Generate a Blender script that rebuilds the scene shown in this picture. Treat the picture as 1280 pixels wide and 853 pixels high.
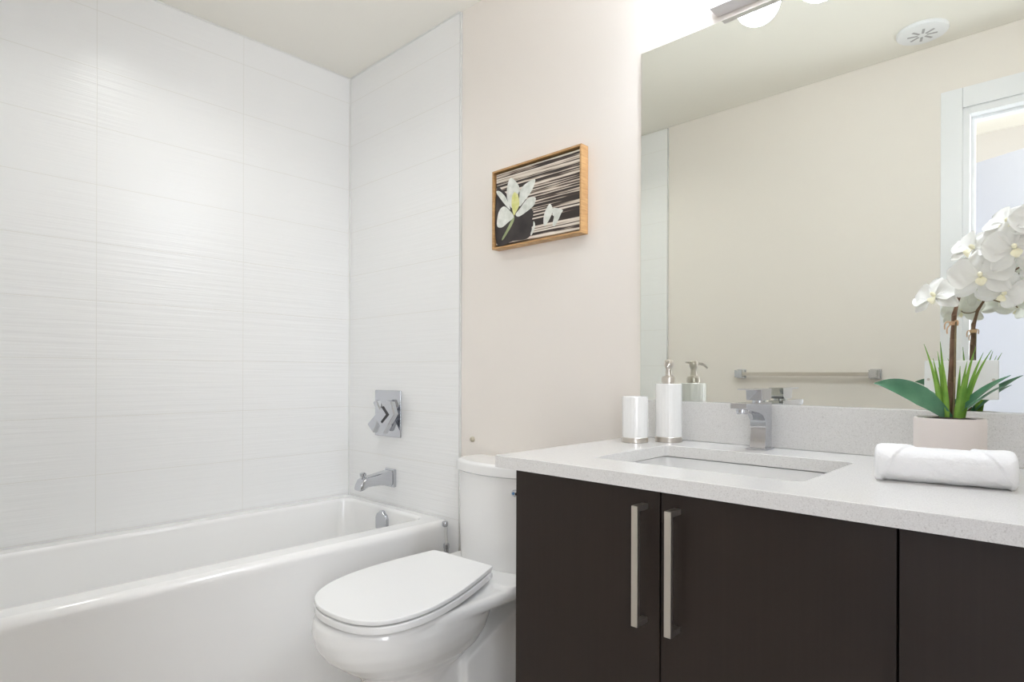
import bpy, bmesh, math, random
from mathutils import Vector, Matrix, noise
R = math.radians
random.seed(4)
S = bpy.context.scene
for o in list(bpy.data.objects):
    bpy.data.objects.remove(o)

# ------------------------------------------------------------------ camera, world, lights, exposure
CAM = (2.4696, -1.5253, 1.0527)
cd = bpy.data.cameras.new('camera')
cam = bpy.data.objects.new('camera', cd)
S.collection.objects.link(cam)
cd.sensor_fit = 'HORIZONTAL'
cd.sensor_width = 36
cd.lens = 756.16 / 1280 * 36
cd.shift_y = 41.235 / 1280
cd.clip_start = 0.02
cam.matrix_world = (Matrix.Translation(CAM) @ Matrix.Rotation(R(43.399), 4, 'Z')
                    @ Matrix.Rotation(R(90), 4, 'X') @ Matrix.Rotation(R(0.177), 4, 'Z'))
S.camera = cam

VANITY_GLOBE = 42.0
TUB_FILL = 100.0
HALL_DAY = 13.0
HALL_SIDE_FILL = 34.0
S.view_settings.view_transform = 'Standard'
S.view_settings.look = 'None'
S.view_settings.gamma = 1.0
S.view_settings.exposure = 0.12
S.view_settings.use_curve_mapping = False
S.cycles.max_bounces = 14
S.cycles.diffuse_bounces = 8
S.cycles.glossy_bounces = 6
S.cycles.use_denoising = True
S.cycles.sample_clamp_indirect = 6

w = bpy.data.worlds.new('world')
S.world = w
w.use_nodes = True
w.node_tree.nodes['Background'].inputs[0].default_value = (0.85, 0.92, 1.0, 1)
w.node_tree.nodes['Background'].inputs[1].default_value = 1.0

def area(name, loc, rot, sx, sy, power, color):
    l = bpy.data.lights.new(name, 'AREA')
    l.shape = 'RECTANGLE'; l.size = sx; l.size_y = sy; l.energy = power; l.color = color
    o = bpy.data.objects.new(name, l)
    S.collection.objects.link(o)
    o.location = loc; o.rotation_euler = rot
    return o
# daylight that comes in through the window at the end of the hall, and an added fill lamp outside a made-up side window
area('hall_window_daylight', (0.35, -2.15, 1.35), (0, R(-90), 0), 1.5, 1.0, HALL_DAY, (0.64, 0.76, 1.15))

area('hall_side_fill', (3.19, -1.92, 1.325), (0, R(90), 0), 1.6, 0.48, HALL_SIDE_FILL, (0.98, 0.97, 1.02))

# ------------------------------------------------------------------ materials
def rgb(r, g, b):
    f = lambda c: (c / 255 / 12.92) if c / 255 <= 0.04045 else ((c / 255 + 0.055) / 1.055) ** 2.4
    return (f(r), f(g), f(b), 1)

class NT:
    def __init__(s, name):
        s.m = bpy.data.materials.new(name); s.m.use_nodes = True
        s.t = s.m.node_tree; s.b = s.t.nodes['Principled BSDF']
    def n(s, typ, **kw):
        x = s.t.nodes.new(typ)
        for k, v in kw.items():
            setattr(x, k, v)
        return x
    def l(s, a, b):
        s.t.links.new(a, b)
    def inp(s, **kw):
        for k, v in kw.items():
            s.b.inputs[k.replace('_', ' ')].default_value = v
        return s
    def math(s, op, a, b=None, c=None):
        x = s.n('ShaderNodeMath', operation=op)
        for i, v in enumerate((a, b, c)):
            if v is None: continue
            if isinstance(v, (int, float)): x.inputs[i].default_value = v
            else: s.l(v, x.inputs[i])
        return x.outputs[0]
    def noise(s, scale, detail=3, vec=None, mapscale=None):
        x = s.n('ShaderNodeTexNoise')
        x.inputs['Scale'].default_value = scale; x.inputs['Detail'].default_value = detail
        if vec is None:
            vec = s.n('ShaderNodeTexCoord').outputs['Object']
        if mapscale:
            mp = s.n('ShaderNodeMapping'); mp.inputs['Scale'].default_value = mapscale
            s.l(vec, mp.inputs['Vector']); vec = mp.outputs['Vector']
        s.l(vec, x.inputs['Vector'])
        return x.outputs['Fac']
    def ramp(s, fac, stops):
        x = s.n('ShaderNodeValToRGB')
        e = x.color_ramp.elements
        while len(e) < len(stops): e.new(0.5)
        for i, (p, c) in enumerate(stops):
            e[i].position = p; e[i].color = c
        s.l(fac, x.inputs['Fac'])
        return x.outputs['Color']
    def bump(s, h, strength, dist):
        x = s.n('ShaderNodeBump')
        x.inputs['Strength'].default_value = strength; x.inputs['Distance'].default_value = dist
        s.l(h, x.inputs['Height']); s.l(x.outputs['Normal'], s.b.inputs['Normal'])
        return x

def simple(name, col, rough, metal=0, bump=None, vary=None, **kw):
    t = NT(name).inp(Base_Color=col, Roughness=rough, Metallic=metal, **kw)
    if bump:
        t.bump(t.noise(bump[0], 3), bump[1], bump[2])
    if vary:
        f = t.noise(vary[0], 2)
        c2 = tuple(min(1, x * vary[1]) for x in col[:3]) + (1,)
        t.l(t.ramp(f, [(0.3, col), (0.7, c2)]), t.b.inputs['Base Color'])
    return t.m

PAINT = simple('wall_paint', (0.83, 0.78, 0.725, 1), 0.6, bump=(420, 0.06, 0.001), vary=(3, 0.99))
CEILP = simple('ceiling_paint', (0.885, 0.86, 0.795, 1), 0.75, bump=(300, 0.06, 0.001), vary=(3, 0.99))
WHITEP = simple('white_gloss_paint', (0.84, 0.85, 0.87, 1), 0.35, vary=(4, 0.985))
HALLP = simple('hall_paint', (0.73, 0.70, 0.67, 1), 0.7, vary=(3, 0.99))
CERAMIC = simple('white_ceramic', (0.865, 0.86, 0.85, 1), 0.12, vary=(5, 0.985), Coat_Weight=0.4, Coat_Roughness=0.05)
SEATM = simple('white_seat_plastic', (0.88, 0.88, 0.875, 1), 0.22, vary=(6, 0.99))
TUBM = simple('white_acrylic', (0.90, 0.895, 0.885, 1), 0.16, vary=(3, 0.985), Coat_Weight=0.3, Coat_Roughness=0.08)
CHROME = simple('polished_chrome', (0.58, 0.59, 0.62, 1), 0.07, 1, bump=(30, 0.01, 0.0005))
NICKEL = simple('brushed_nickel', (0.62, 0.58, 0.53, 1), 0.28, 1, bump=(600, 0.03, 0.0003))
STEEL = simple('satin_steel_handle', (0.66, 0.63, 0.58, 1), 0.36, 1, bump=(500, 0.03, 0.0003))
BLACK = simple('black_gap', (0.01, 0.01, 0.01, 1), 0.6, vary=(8, 0.9))
PLATEM = simple('white_plate_plastic', (0.86, 0.87, 0.85, 1), 0.25, vary=(8, 0.99))
POTM = simple('blush_pot_glaze', (0.80, 0.735, 0.70, 1), 0.45, bump=(120, 0.05, 0.001), vary=(12, 0.97))
SOILM = simple('dark_moss', (0.035, 0.028, 0.02, 1), 0.95, bump=(150, 0.8, 0.004), vary=(90, 2.2))
STEMM = simple('brown_stem', (0.15, 0.085, 0.05, 1), 0.6, bump=(160, 0.3, 0.002), vary=(60, 1.7))
WIREM = simple('brown_green_pedicel', (0.16, 0.11, 0.05, 1), 0.55, vary=(60, 1.4))
TIEM = simple('raffia_tie', (0.75, 0.50, 0.30, 1), 0.7, bump=(300, 0.3, 0.001), vary=(90, 0.8))
PLASTIC_W = simple('white_hose_plastic', (0.8, 0.8, 0.78, 1), 0.4, vary=(30, 0.97))
BLUEDOT = simple('blue_dot', (0.05, 0.16, 0.32, 1), 0.3, vary=(30, 0.9))

def ribbed_tile(name, hcomp, h0, joints=True):
    """glossy white 50x20 cm stacked tiles with wavy horizontal ribs; hcomp: axis that runs along the wall"""
    t = NT(name).inp(Roughness=0.29)
    co = t.n('ShaderNodeTexCoord').outputs['Object']
    sp = t.n('ShaderNodeSeparateXYZ'); t.l(co, sp.inputs[0])
    h = t.math('ADD', sp.outputs[hcomp], -h0 + 10.0)
    z = t.math('ADD', sp.outputs['Z'], -0.9005 + 10.0)
    dh = t.math('PINGPONG', h, 0.25)
    dz = t.math('PINGPONG', z, 0.1)
    gh = t.math('LESS_THAN', dh, 0.0011 if joints else -1.0)
    gz = t.math('LESS_THAN', dz, 0.0011)
    g = t.math('MAXIMUM', gh, gz)
    wav = t.noise(1.0, 2, co, (2.2, 2.2, 70.0))
    wav2 = t.noise(1.0, 1, co, (5, 5, 190.0))
    hgt = t.math('ADD', wav, t.math('MULTIPLY', wav2, 0.35))
    hgt = t.math('MULTIPLY', hgt, t.math('SUBTRACT', 1.0, g))
    mix = t.n('ShaderNodeMix', data_type='RGBA')
    t.l(g, mix.inputs['Factor'])
    mix.inputs['A'].default_value = (0.865, 0.865, 0.86, 1)
    mix.inputs['B'].default_value = (0.79, 0.78, 0.75, 1)
    t.l(mix.outputs['Result'], t.b.inputs['Base Color'])
    t.l(t.math('MULTIPLY_ADD', g, 0.4, 0.29), t.b.inputs['Roughness'])
    t.bump(hgt, 0.34, 0.0035)
    return t.m
TILE_L = ribbed_tile('ribbed_tile_long_wall', 'Y', -0.4965)
TILE_B = ribbed_tile('ribbed_tile_end_wall', 'X', 0.70, False)

def quartz():
    t = NT('speckled_quartz').inp(Roughness=0.16)
    n1 = t.noise(420, 2); n2 = t.noise(900, 1)
    c = t.ramp(n1, [(0.28, (0.50, 0.48, 0.46, 1)), (0.40, (0.70, 0.69, 0.675, 1)), (0.62, (0.73, 0.72, 0.705, 1)), (0.72, (0.80, 0.80, 0.79, 1))])
    mix = t.n('ShaderNodeMix', data_type='RGBA')
    mix.inputs['Factor'].default_value = 0.4
    t.l(c, mix.inputs['A'])
    t.l(t.ramp(n2, [(0.30, (0.55, 0.53, 0.52, 1)), (0.45, (0.73, 0.72, 0.70, 1)), (0.7, (0.80, 0.79, 0.78, 1))]), mix.inputs['B'])
    t.l(mix.outputs['Result'], t.b.inputs['Base Color'])
    return t.m
QUARTZ = quartz()

def espresso():
    t = NT('espresso_laminate').inp(Roughness=0.42, Specular_IOR_Level=0.36)
    f = t.noise(1.0, 4, None, (160, 160, 2.0))
    f2 = t.noise(4.0, 2)
    f3 = t.math('MULTIPLY_ADD', f2, 0.5, t.math('MULTIPLY', f, 0.5))
    t.l(t.ramp(f3, [(0.3, (0.0165, 0.0100, 0.0072, 1)), (0.7, (0.0220, 0.0140, 0.0105, 1))]), t.b.inputs['Base Color'])
    t.l(t.math('MULTIPLY_ADD', f2, 0.2, 0.32), t.b.inputs['Roughness'])
    t.bump(f, 0.05, 0.0006)
    return t.m
WOOD_D = espresso()

def honey():
    t = NT('honey_wood').inp(Roughness=0.4)
    f = t.noise(1.0, 4, None, (25, 25, 180))
    t.l(t.ramp(f, [(0.3, (0.40, 0.22, 0.085, 1)), (0.7, (0.56, 0.34, 0.15, 1))]), t.b.inputs['Base Color'])
    return t.m
WOOD_H = honey()

def towel_mat():
    t = NT('white_terry').inp(Base_Color=(0.93, 0.93, 0.94, 1), Roughness=0.95, Sheen_Weight=0.3)
    t.bump(t.noise(650, 3), 0.6, 0.002)
    return t.m
TERRY = towel_mat()

def petal():
    t = NT('white_orchid_petal').inp(Roughness=0.55, Subsurface_Weight=0.0)
    f = t.noise(1.0, 2, None, (60, 60, 60))
    t.l(t.ramp(f, [(0.3, (0.93, 0.93, 0.90, 1)), (0.7, (0.96, 0.96, 0.94, 1))]), t.b.inputs['Base Color'])
    tr = t.n('ShaderNodeBsdfTranslucent'); tr.inputs[0].default_value = (0.9, 0.9, 0.84, 1)
    mx = t.n('ShaderNodeMixShader'); mx.inputs[0].default_value = 0.3
    out = t.t.nodes['Material Output']
    t.l(t.b.outputs[0], mx.inputs[1]); t.l(tr.outputs[0], mx.inputs[2]); t.l(mx.outputs[0], out.inputs[0])
    return t.m
PETAL = petal()
LIPM = simple('pale_yellow_lip', (0.92, 0.88, 0.66, 1), 0.5, vary=(140, 1.1))

def leafmat(name, c1, c2, rough=0.35):
    t = NT(name).inp(Roughness=rough)
    f = t.noise(1.0, 3, None, (30, 30, 30))
    t.l(t.ramp(f, [(0.3, c1), (0.7, c2)]), t.b.inputs['Base Color'])
    return t.m
LEAFM = leafmat('dark_green_leaf', (0.05, 0.17, 0.09, 1), (0.10, 0.27, 0.15, 1), 0.28)
GRASSM = leafmat('bright_green_grass', (0.11, 0.28, 0.03, 1), (0.26, 0.46, 0.06, 1), 0.5)

def mirror_mat():
    t = NT('silvered_mirror').inp(Base_Color=(0.86, 0.875, 0.82, 1), Metallic=1.0, Roughness=0.0)
    return t.m
MIRROR = mirror_mat()

def glow(name, col, strength):
    t = NT(name)
    t.inp(Base_Color=(0.9, 0.9, 0.88, 1), Roughness=0.3, Emission_Color=col, Emission_Strength=strength)
    return t.m
GLOBEM = glow('lit_opal_globe', (0.835, 0.90, 1.0, 1), VANITY_GLOBE)
FILLM = glow('tub_fill_lens', (0.97, 0.99, 0.97, 1), TUB_FILL)

def floor_mat():
    t = NT('floor_tile').inp(Roughness=0.35)
    co = t.n('ShaderNodeTexCoord').outputs['Object']
    sp = t.n('ShaderNodeSeparateXYZ'); t.l(co, sp.inputs[0])
    g = t.math('MAXIMUM', t.math('LESS_THAN', t.math('PINGPONG', t.math('ADD', sp.outputs['X'], 10.0), 0.15), 0.0015),
               t.math('LESS_THAN', t.math('PINGPONG', t.math('ADD', sp.outputs['Y'], 10.0), 0.3), 0.0015))
    f = t.noise(9, 4)
    c = t.ramp(f, [(0.3, (0.60, 0.57, 0.53, 1)), (0.7, (0.68, 0.65, 0.61, 1))])
    mix = t.n('ShaderNodeMix', data_type='RGBA')
    t.l(g, mix.inputs['Factor']); t.l(c, mix.inputs['A']); mix.inputs['B'].default_value = (0.35, 0.33, 0.30, 1)
    t.l(mix.outputs['Result'], t.b.inputs['Base Color'])
    return t.m
FLOORM = floor_mat()

# ------------------------------------------------------------------ mesh helpers (world coordinates in, local meshes out)
def worldloc(o):
    v = Vector((0, 0, 0))
    while o:
        v += o.location; o = o.parent
    return v

def obj(name, bm, mat, parent=None, sharp=32, loc=None, smooth=True):
    base = worldloc(parent) if parent else Vector((0, 0, 0))
    if loc: base = Vector(loc)
    bmesh.ops.recalc_face_normals(bm, faces=bm.faces)
    bmesh.ops.translate(bm, verts=bm.verts, vec=-base)
    me = bpy.data.meshes.new(name)
    bm.to_mesh(me); bm.free()
    for p in me.polygons: p.use_smooth = smooth
    if smooth: me.set_sharp_from_angle(angle=R(sharp))
    if mat: me.materials.append(mat)
    o = bpy.data.objects.new(name, me)
    if smooth and sharp < 100:
        wn = o.modifiers.new('even_normals', 'WEIGHTED_NORMAL'); wn.keep_sharp = True; wn.weight = 80
    S.collection.objects.link(o)
    if parent: o.parent = parent
    elif loc: o.location = loc
    return o

def thing(name, label, cat, loc, group=None):
    o = bpy.data.objects.new(name, None)
    S.collection.objects.link(o)
    o.location = loc; o.empty_display_size = 0.05
    return tag(o, label, cat, group)

def tag(o, label, cat, group=None):
    o['label'] = label; o['category'] = cat
    if group: o['group'] = group
    return o

def struct(name, bm, mat, **kw):
    o = obj(name, bm, mat, **kw); o['kind'] = 'structure'
    return o

def B(*boxes, bevel=0.0, seg=2):
    bm = bmesh.new()
    for b in boxes: add_box(bm, *b, bevel=bevel, seg=seg)
    return bm

def add_box(bm, lo, hi, bevel=0.0, seg=2):
    t = bmesh.new()
    bmesh.ops.create_cube(t, size=1)
    for v in t.verts:
        v.co = Vector([(lo[i] + hi[i]) / 2 + v.co[i] * (hi[i] - lo[i]) for i in range(3)])
    if bevel:
        bmesh.ops.bevel(t, geom=t.edges[:], offset=bevel, segments=seg, profile=0.5, affect='EDGES')
    merge(bm, t)

def merge(bm, t, mat=None):
    me = bpy.data.meshes.new('tmp'); t.to_mesh(me); t.free()
    if mat is not None: me.transform(mat)
    bm.from_mesh(me); bpy.data.meshes.remove(me)

def loft(bm, rings, cap0=True, cap1=True, close=True):
    vs = [[bm.verts.new(p) for p in r] for r in rings]
    n = len(vs[0])
    for a, b in zip(vs, vs[1:]):
        for i in range(n if close else n - 1):
            j = (i + 1) % n
            bm.faces.new((a[i], a[j], b[j], b[i]))
    if cap0: bm.faces.new(vs[0][::-1])
    if cap1: bm.faces.new(vs[-1])
    return vs

def lathe(bm, prof, center, n=40, axis='Z', cap=True):
    """prof: list of (radius, height along axis)"""
    rings = []
    c = Vector(center)
    for r, h in prof:
        ring = []
        for i in range(n):
            a = 2 * math.pi * i / n
            x, y = r * math.cos(a), r * math.sin(a)
            p = {'Z': (x, y, h), 'Y': (x, h, y), 'X': (h, x, y)}[axis]
            ring.append(c + Vector(p))
        rings.append(ring)
    loft(bm, rings, cap, cap)

def tube(bm, pts, rad, n=10, cap=True):
    pts = [Vector(p) for p in pts]
    rads = rad if isinstance(rad, (list, tuple)) else [rad] * len(pts)
    rings = []
    up = Vector((0.123, 0.456, 0.9)).normalized()
    for i, p in enumerate(pts):
        d = (pts[min(i + 1, len(pts) - 1)] - pts[max(i - 1, 0)]).normalized()
        if abs(d.dot(up)) > 0.98: up = Vector((1, 0.2, 0)).normalized()
        a = d.cross(up).normalized(); b = d.cross(a).normalized(); up = b.cross(d).normalized() if b.cross(d).length > 0.1 else up
        rings.append([p + (a * math.cos(2 * math.pi * k / n) + b * math.sin(2 * math.pi * k / n)) * rads[i] for k in range(n)])
    loft(bm, rings, cap, cap)

def bez(p0, p1, p2, p3, n=16):
    p0, p1, p2, p3 = map(Vector, (p0, p1, p2, p3))
    return [p0 * (1 - t) ** 3 + p1 * 3 * t * (1 - t) ** 2 + p2 * 3 * t * t * (1 - t) + p3 * t ** 3 for t in [i / n for i in range(n + 1)]]

def rrect(x0, x1, y0, y1, r, z, n=8):
    r = min(r, (x1 - x0) / 2 - 1e-4, (y1 - y0) / 2 - 1e-4)
    out = []
    for cx, cy, a0 in ((x1 - r, y1 - r, 0), (x0 + r, y1 - r, 90), (x0 + r, y0 + r, 180), (x1 - r, y0 + r, 270)):
        for i in range(n + 1):
            a = R(a0 + 90 * i / n)
            out.append((cx + r * math.cos(a), cy + r * math.sin(a), z))
    return out

def prism(bm, poly, lo, hi, axis):
    """extrude a 2D polygon along axis; poly coordinates are the other two axes in order"""
    def P(p, h):
        a, b = p
        return {'X': (h, a, b), 'Y': (a, h, b), 'Z': (a, b, h)}[axis]
    loft(bm, [[P(p, lo) for p in poly], [P(p, hi) for p in poly]])

def bevel_all(bm, off, seg=2, ang=30):
    bmesh.ops.remove_doubles(bm, verts=bm.verts, dist=1e-6)
    bmesh.ops.recalc_face_normals(bm, faces=bm.faces)
    es = [e for e in bm.edges if len(e.link_faces) == 2 and e.calc_face_angle(0) > R(ang)]
    bmesh.ops.bevel(bm, geom=es, offset=off, segments=seg, profile=0.5, affect='EDGES')
    return bm

# ------------------------------------------------------------------ the room
H = 2.4171
WY = -1.506           # wall with the doorway, seen in the mirror
XR = 3.25             # right wall
DX0, DX1, DZ = 2.1345, 2.95, 2.102
struct('floor', B(((-0.1, -2.9, -0.1), (XR + 0.1, 0.1, 0.0))), FLOORM)
struct('ceiling', B(((-0.1, -2.9, H), (XR + 0.1, 0.1, H + 0.1))), CEILP)
struct('wall_back', B(((-0.1, 0.0, 0.0), (XR + 0.1, 0.1, H))), PAINT)
struct('wall_left', B(((-0.1, WY, 0.0), (0.0, 0.0, H))), TILE_L)
struct('wall_right', B(((XR, WY - 0.12, 0.0), (XR + 0.1, 0.0, H))), PAINT)
struct('wall_front', B(((-0.1, WY - 0.12, 0.0), (DX0 - 0.0235, WY, H)), ((DX1 + 0.0235, WY - 0.12, 0.0), (XR + 0.1, WY, H)),
                       ((DX0 - 0.0235, WY - 0.12, DZ + 0.0275), (DX1 + 0.0235, WY, H))), PAINT)
# tiled panels at the two ends of the tub and the slim metal edge strips
struct('wall_back_tile', B(((0.0, -0.008, 0.0), (0.762, 0.0, H - 0.004))), TILE_B)
struct('wall_front_tile', B(((0.0, WY, 0.0), (0.795, WY + 0.008, H - 0.004))), TILE_B)
struct('trim_1', B(((0.762, -0.011, 0.0), (0.7665, 0.0, H - 0.004)), bevel=0.001), simple('edge_strip', (0.72, 0.73, 0.72, 1), 0.25, 0.3, vary=(9, 0.98)))
struct('trim_2', B(((0.795, WY, 0.0), (0.800, WY + 0.011, H - 0.004)), bevel=0.001), bpy.data.materials['edge_strip'])
# caulk lines at the corner and the ceiling of the alcove
CAULK = simple('white_caulk', (0.80, 0.80, 0.78, 1), 0.4, vary=(20, 0.98))
struct('trim_3', B(((0.0, -0.014, 0.49), (0.006, -0.008, H)), ((0.006, -0.012, H - 0.006), (0.762, -0.008, H)), ((0.0, WY + 0.01, H - 0.006), (0.004, -0.012, H)), bevel=0.0015), CAULK)
# hall beyond the doorway
struct('wall_hall_far', B(((-0.1, -2.9, 0.0), (XR + 0.1, -2.78, H))), HALLP)
struct('wall_hall_right', B(((3.02, -2.78, 0.0), (3.12, -2.19, H)), ((3.02, -1.65, 0.0), (3.12, WY - 0.12, H)), ((3.02, -2.19, 0.0), (3.12, -1.65, 0.5)), ((3.02, -2.19, 2.15), (3.12, -1.65, H))), HALLP)
wf = struct('added_window_1', B(((3.04, -2.19, 0.5), (3.10, -2.16, 2.15)), ((3.04, -1.68, 0.5), (3.10, -1.65, 2.15)), ((3.04, -2.16, 0.5), (3.10, -1.68, 0.53)), ((3.04, -2.16, 2.12), (3.10, -1.68, 2.15)), ((3.055, -2.16, 1.315), (3.085, -1.68, 1.335)), bevel=0.002), WHITEP)  # added window, out of view, lets the side fill lamp reach the tub
def pane_mat():
    t = NT('window_glass').inp(Roughness=0.0, Base_Color=(0.95, 0.97, 0.98, 1))
    tr = t.n('ShaderNodeBsdfTransparent'); tr.inputs[0].default_value = (0.96, 0.98, 0.98, 1)
    mx = t.n('ShaderNodeMixShader'); mx.inputs[0].default_value = 0.06
    t.l(tr.outputs[0], mx.inputs[1]); t.l(t.b.outputs[0], mx.inputs[2]); t.l(mx.outputs[0], t.t.nodes['Material Output'].inputs[0])
    return t.m
obj('pane', B(((3.066, -2.16, 0.53), (3.070, -1.68, 1.315)), ((3.066, -2.16, 1.335), (3.070, -1.68, 2.12))), pane_mat(), wf)
struct('wall_hall_partition', B(((1.60, -2.78, 0.0), (1.69, -2.31, H))), HALLP)
# baseboards
struct('baseboard_back', B(((0.7665, -0.012, 0.0), (1.59, 0.0, 0.09)), bevel=0.003), WHITEP)
struct('baseboard_front', B(((0.80, WY, 0.0), (DX0 - 0.072, WY + 0.012, 0.09)), bevel=0.003), WHITEP)
# door casing and jamb
cz = DZ + 0.028
bm = B(((DX0 - 0.095, WY, 0), (DX0 - 0.022, WY + 0.012, cz + 0.082)), ((DX1 + 0.022, WY, 0), (DX1 + 0.095, WY + 0.012, cz + 0.082)),
       ((DX0 - 0.022, WY, cz), (DX1 + 0.022, WY + 0.012, cz + 0.082)), bevel=0.003)
struct('trim_4', bm, WHITEP)
bm = B(((DX0 - 0.024, WY - 0.125, 0), (DX0, WY + 0.003, cz)), ((DX1, WY - 0.125, 0), (DX1 + 0.024, WY + 0.003, cz)),
       ((DX0, WY - 0.125, DZ), (DX1, WY + 0.003, cz)), bevel=0.001)
add_box(bm, (DX0, WY - 0.08, 0), (DX0 + 0.012, WY - 0.045, DZ), 0.001)
add_box(bm, (DX1 - 0.012, WY - 0.08, 0), (DX1, WY - 0.045, DZ), 0.001)
add_box(bm, (DX0 + 0.012, WY - 0.08, DZ - 0.012), (DX1 - 0.012, WY - 0.045, DZ), 0.001)
struct('trim_5', bm, WHITEP)
# white door leaf standing open across the hall
p0, p1 = Vector((2.47, -1.898, 0)), Vector((1.70, -2.305, 0))
d = (p1 - p0).normalized(); L = (p1 - p0).length
bm = bmesh.new()
t = B(((0, -0.02, 0.012), (L, 0.02, 2.06)), bevel=0.002)
merge(bm, t, Matrix.Translation(p0) @ Matrix.Rotation(math.atan2(d.y, d.x), 4, 'Z'))
door = struct('door_1', bm, simple('door_paint', (0.84, 0.85, 0.88, 1), 0.35, vary=(2, 0.99)), loc=p0)
bm = bmesh.new()
t = bmesh.new(); lathe(t, [(0.026, 0), (0.026, -0.006), (0.01, -0.008), (0.01, -0.04), (0.02, -0.045), (0.024, -0.058), (0.018, -0.07)], (0, 0, 0), 24, 'Y')
merge(bm, t, Matrix.Translation(p0) @ Matrix.Rotation(math.atan2(d.y, d.x), 4, 'Z') @ Matrix.Translation((0.06, -0.02, 0.95)))
obj('door_knob', bm, NICKEL, door)

# ------------------------------------------------------------------ bathtub
def make_tub():
    x0, x1, y0, y1 = 0.002, 0.708, WY + 0.010, -0.010
    zr = 0.495
    bm = bmesh.new()
    rings = [rrect(x0, x1 - 0.012, y0, y1, 0.004, 0.0), rrect(x0, x1 - 0.012, y0, y1, 0.004, 0.05),
             rrect(x0, x1 - 0.008, y0, y1, 0.006, 0.40), rrect(x0, x1 - 0.003, y0, y1, 0.008, zr - 0.035)]
    for k in range(1, 6):
        a = R(90 * k / 5)
        q = 0.024 * (1 - math.cos(a)); 
        rings.append(rrect(x0 + q * 0.2, x1 - q, y0 + q * 0.2, y1 - q * 0.2, 0.010, zr - 0.035 + 0.035 * math.sin(a)))
    ix0, ix1, iy0, iy1 = 0.070, 0.612, WY + 0.085, -0.058
    rings.append(rrect(ix0 - 0.010, ix1 + 0.014, iy0 - 0.010, iy1 + 0.010, 0.052, zr))
    for k in range(1, 5):
        a = R(90 * k / 4)
        q = 0.012 * math.sin(a)
        rings.append(rrect(ix0 - 0.010 + q, ix1 + 0.014 - q, iy0 - 0.010 + q, iy1 + 0.010 - q, 0.05, zr - 0.014 * (1 - math.cos(a))))
    rings.append(rrect(ix0 + 0.015, ix1 - 0.010, iy0 + 0.05, iy1 - 0.006, 0.07, 0.36))
    rings.append(rrect(ix0 + 0.03, ix1 - 0.025, iy0 + 0.14, iy1 - 0.015, 0.09, 0.20))
    rings.append(rrect(ix0 + 0.05, ix1 - 0.045, iy0 + 0.19, iy1 - 0.03, 0.10, 0.135))
    rings.append(rrect(ix0 + 0.09, ix1 - 0.085, iy0 + 0.24, iy1 - 0.07, 0.10, 0.115))
    loft(bm, rings)
    return bm
tub = thing('bathtub', 'long white alcove bathtub along the ribbed tile wall, left of the toilet', 'bathtub', (0.35, -0.72, 0))
obj('tub_shell', make_tub(), TUBM, tub, sharp=50)
bm = bmesh.new()
prof = [(-0.0375, 0.405), (-0.0375, 0.452), (-0.030, 0.468), (-0.014, 0.477), (-0.010, 0.4845), (0.010, 0.4845), (0.014, 0.477), (0.030, 0.468), (0.0375, 0.452), (0.0375, 0.405)]
prism(bm, [(0.352 + a, b) for a, b in prof], -0.078, -0.060, 'Y')
bevel_all(bm, 0.005, 3, 60)
obj('overflow_cover', bm, CHROME, tub)['label'] = 'chrome overflow cover'
# ------------------------------------------------------------------ tub fixtures
val = thing('tub_valve', 'square chrome shower valve plate with angular lever on the tile above the spout', 'faucet', (0.31, -0.008, 0.88))
bm = B(((0.216, -0.0155, 0.784), (0.403, -0.008, 0.981)), bevel=0.004, seg=3)
obj('valve_plate', bm, CHROME, val)
bm = bmesh.new(); lathe(bm, [(0.030, -0.015), (0.030, -0.03), (0.024, -0.036), (0.024, -0.05), (0.0, -0.05)], (0.338, 0, 0.885), 28, 'Y')
obj('valve_hub', bm, CHROME, val)
# arrow shaped lever handle: V of two flat blades with faceted faces
bm = bmesh.new()
prism(bm, [(0.281, 0.932), (0.305, 0.942), (0.335, 0.905), (0.372, 0.942), (0.412, 0.938), (0.436, 0.888), (0.360, 0.800), (0.318, 0.850), (0.285, 0.800), (0.238, 0.836), (0.310, 0.890)], -0.070, -0.046, 'Y')
bevel_all(bm, 0.004, 1)
obj('valve_lever', bm, CHROME, val)

bm = bmesh.new()  # thin dark chevron: shadow of the lever gap, put in as colour
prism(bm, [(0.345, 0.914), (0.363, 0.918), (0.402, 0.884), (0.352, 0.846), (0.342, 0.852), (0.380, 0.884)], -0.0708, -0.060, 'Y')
obj('lever_shade', bm, simple('painted_gap_shade', (0.03, 0.03, 0.032, 1), 0.4, vary=(30, 0.9)), val)['label'] = 'dark chevron standing in for the shadow in the lever gap'

sp = thing('tub_spout', 'chrome tub spout with diverter knob on the tile below the valve plate', 'faucet', (0.335, -0.008, 0.62))
bm = B(((0.300, -0.024, 0.574), (0.368, -0.008, 0.650)), bevel=0.004)
obj('spout_flange', bm, CHROME, sp)
def spout():
    bm = bmesh.new()
    rings = []
    def rr(y, zb, zt, hw, r):
        ring = rrect(0.334 - hw, 0.334 + hw, zb, zt, r, 0, 5)
        return [(a, y, b) for a, b, _ in ring]
    for y, zb, zt, hw in ((-0.020, 0.580, 0.646, 0.028), (-0.06, 0.587, 0.640, 0.027), (-0.11, 0.589, 0.633, 0.026), (-0.135, 0.588, 0.630, 0.026),
                          (-0.150, 0.582, 0.627, 0.026), (-0.162, 0.577, 0.620, 0.025), (-0.171, 0.576, 0.606, 0.024), (-0.175, 0.578, 0.592, 0.022)):
        rings.append(rr(y, zb, zt, hw, 0.010))
    loft(bm, rings)
    return bm
obj('spout_body', spout(), CHROME, sp, sharp=40)
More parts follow.
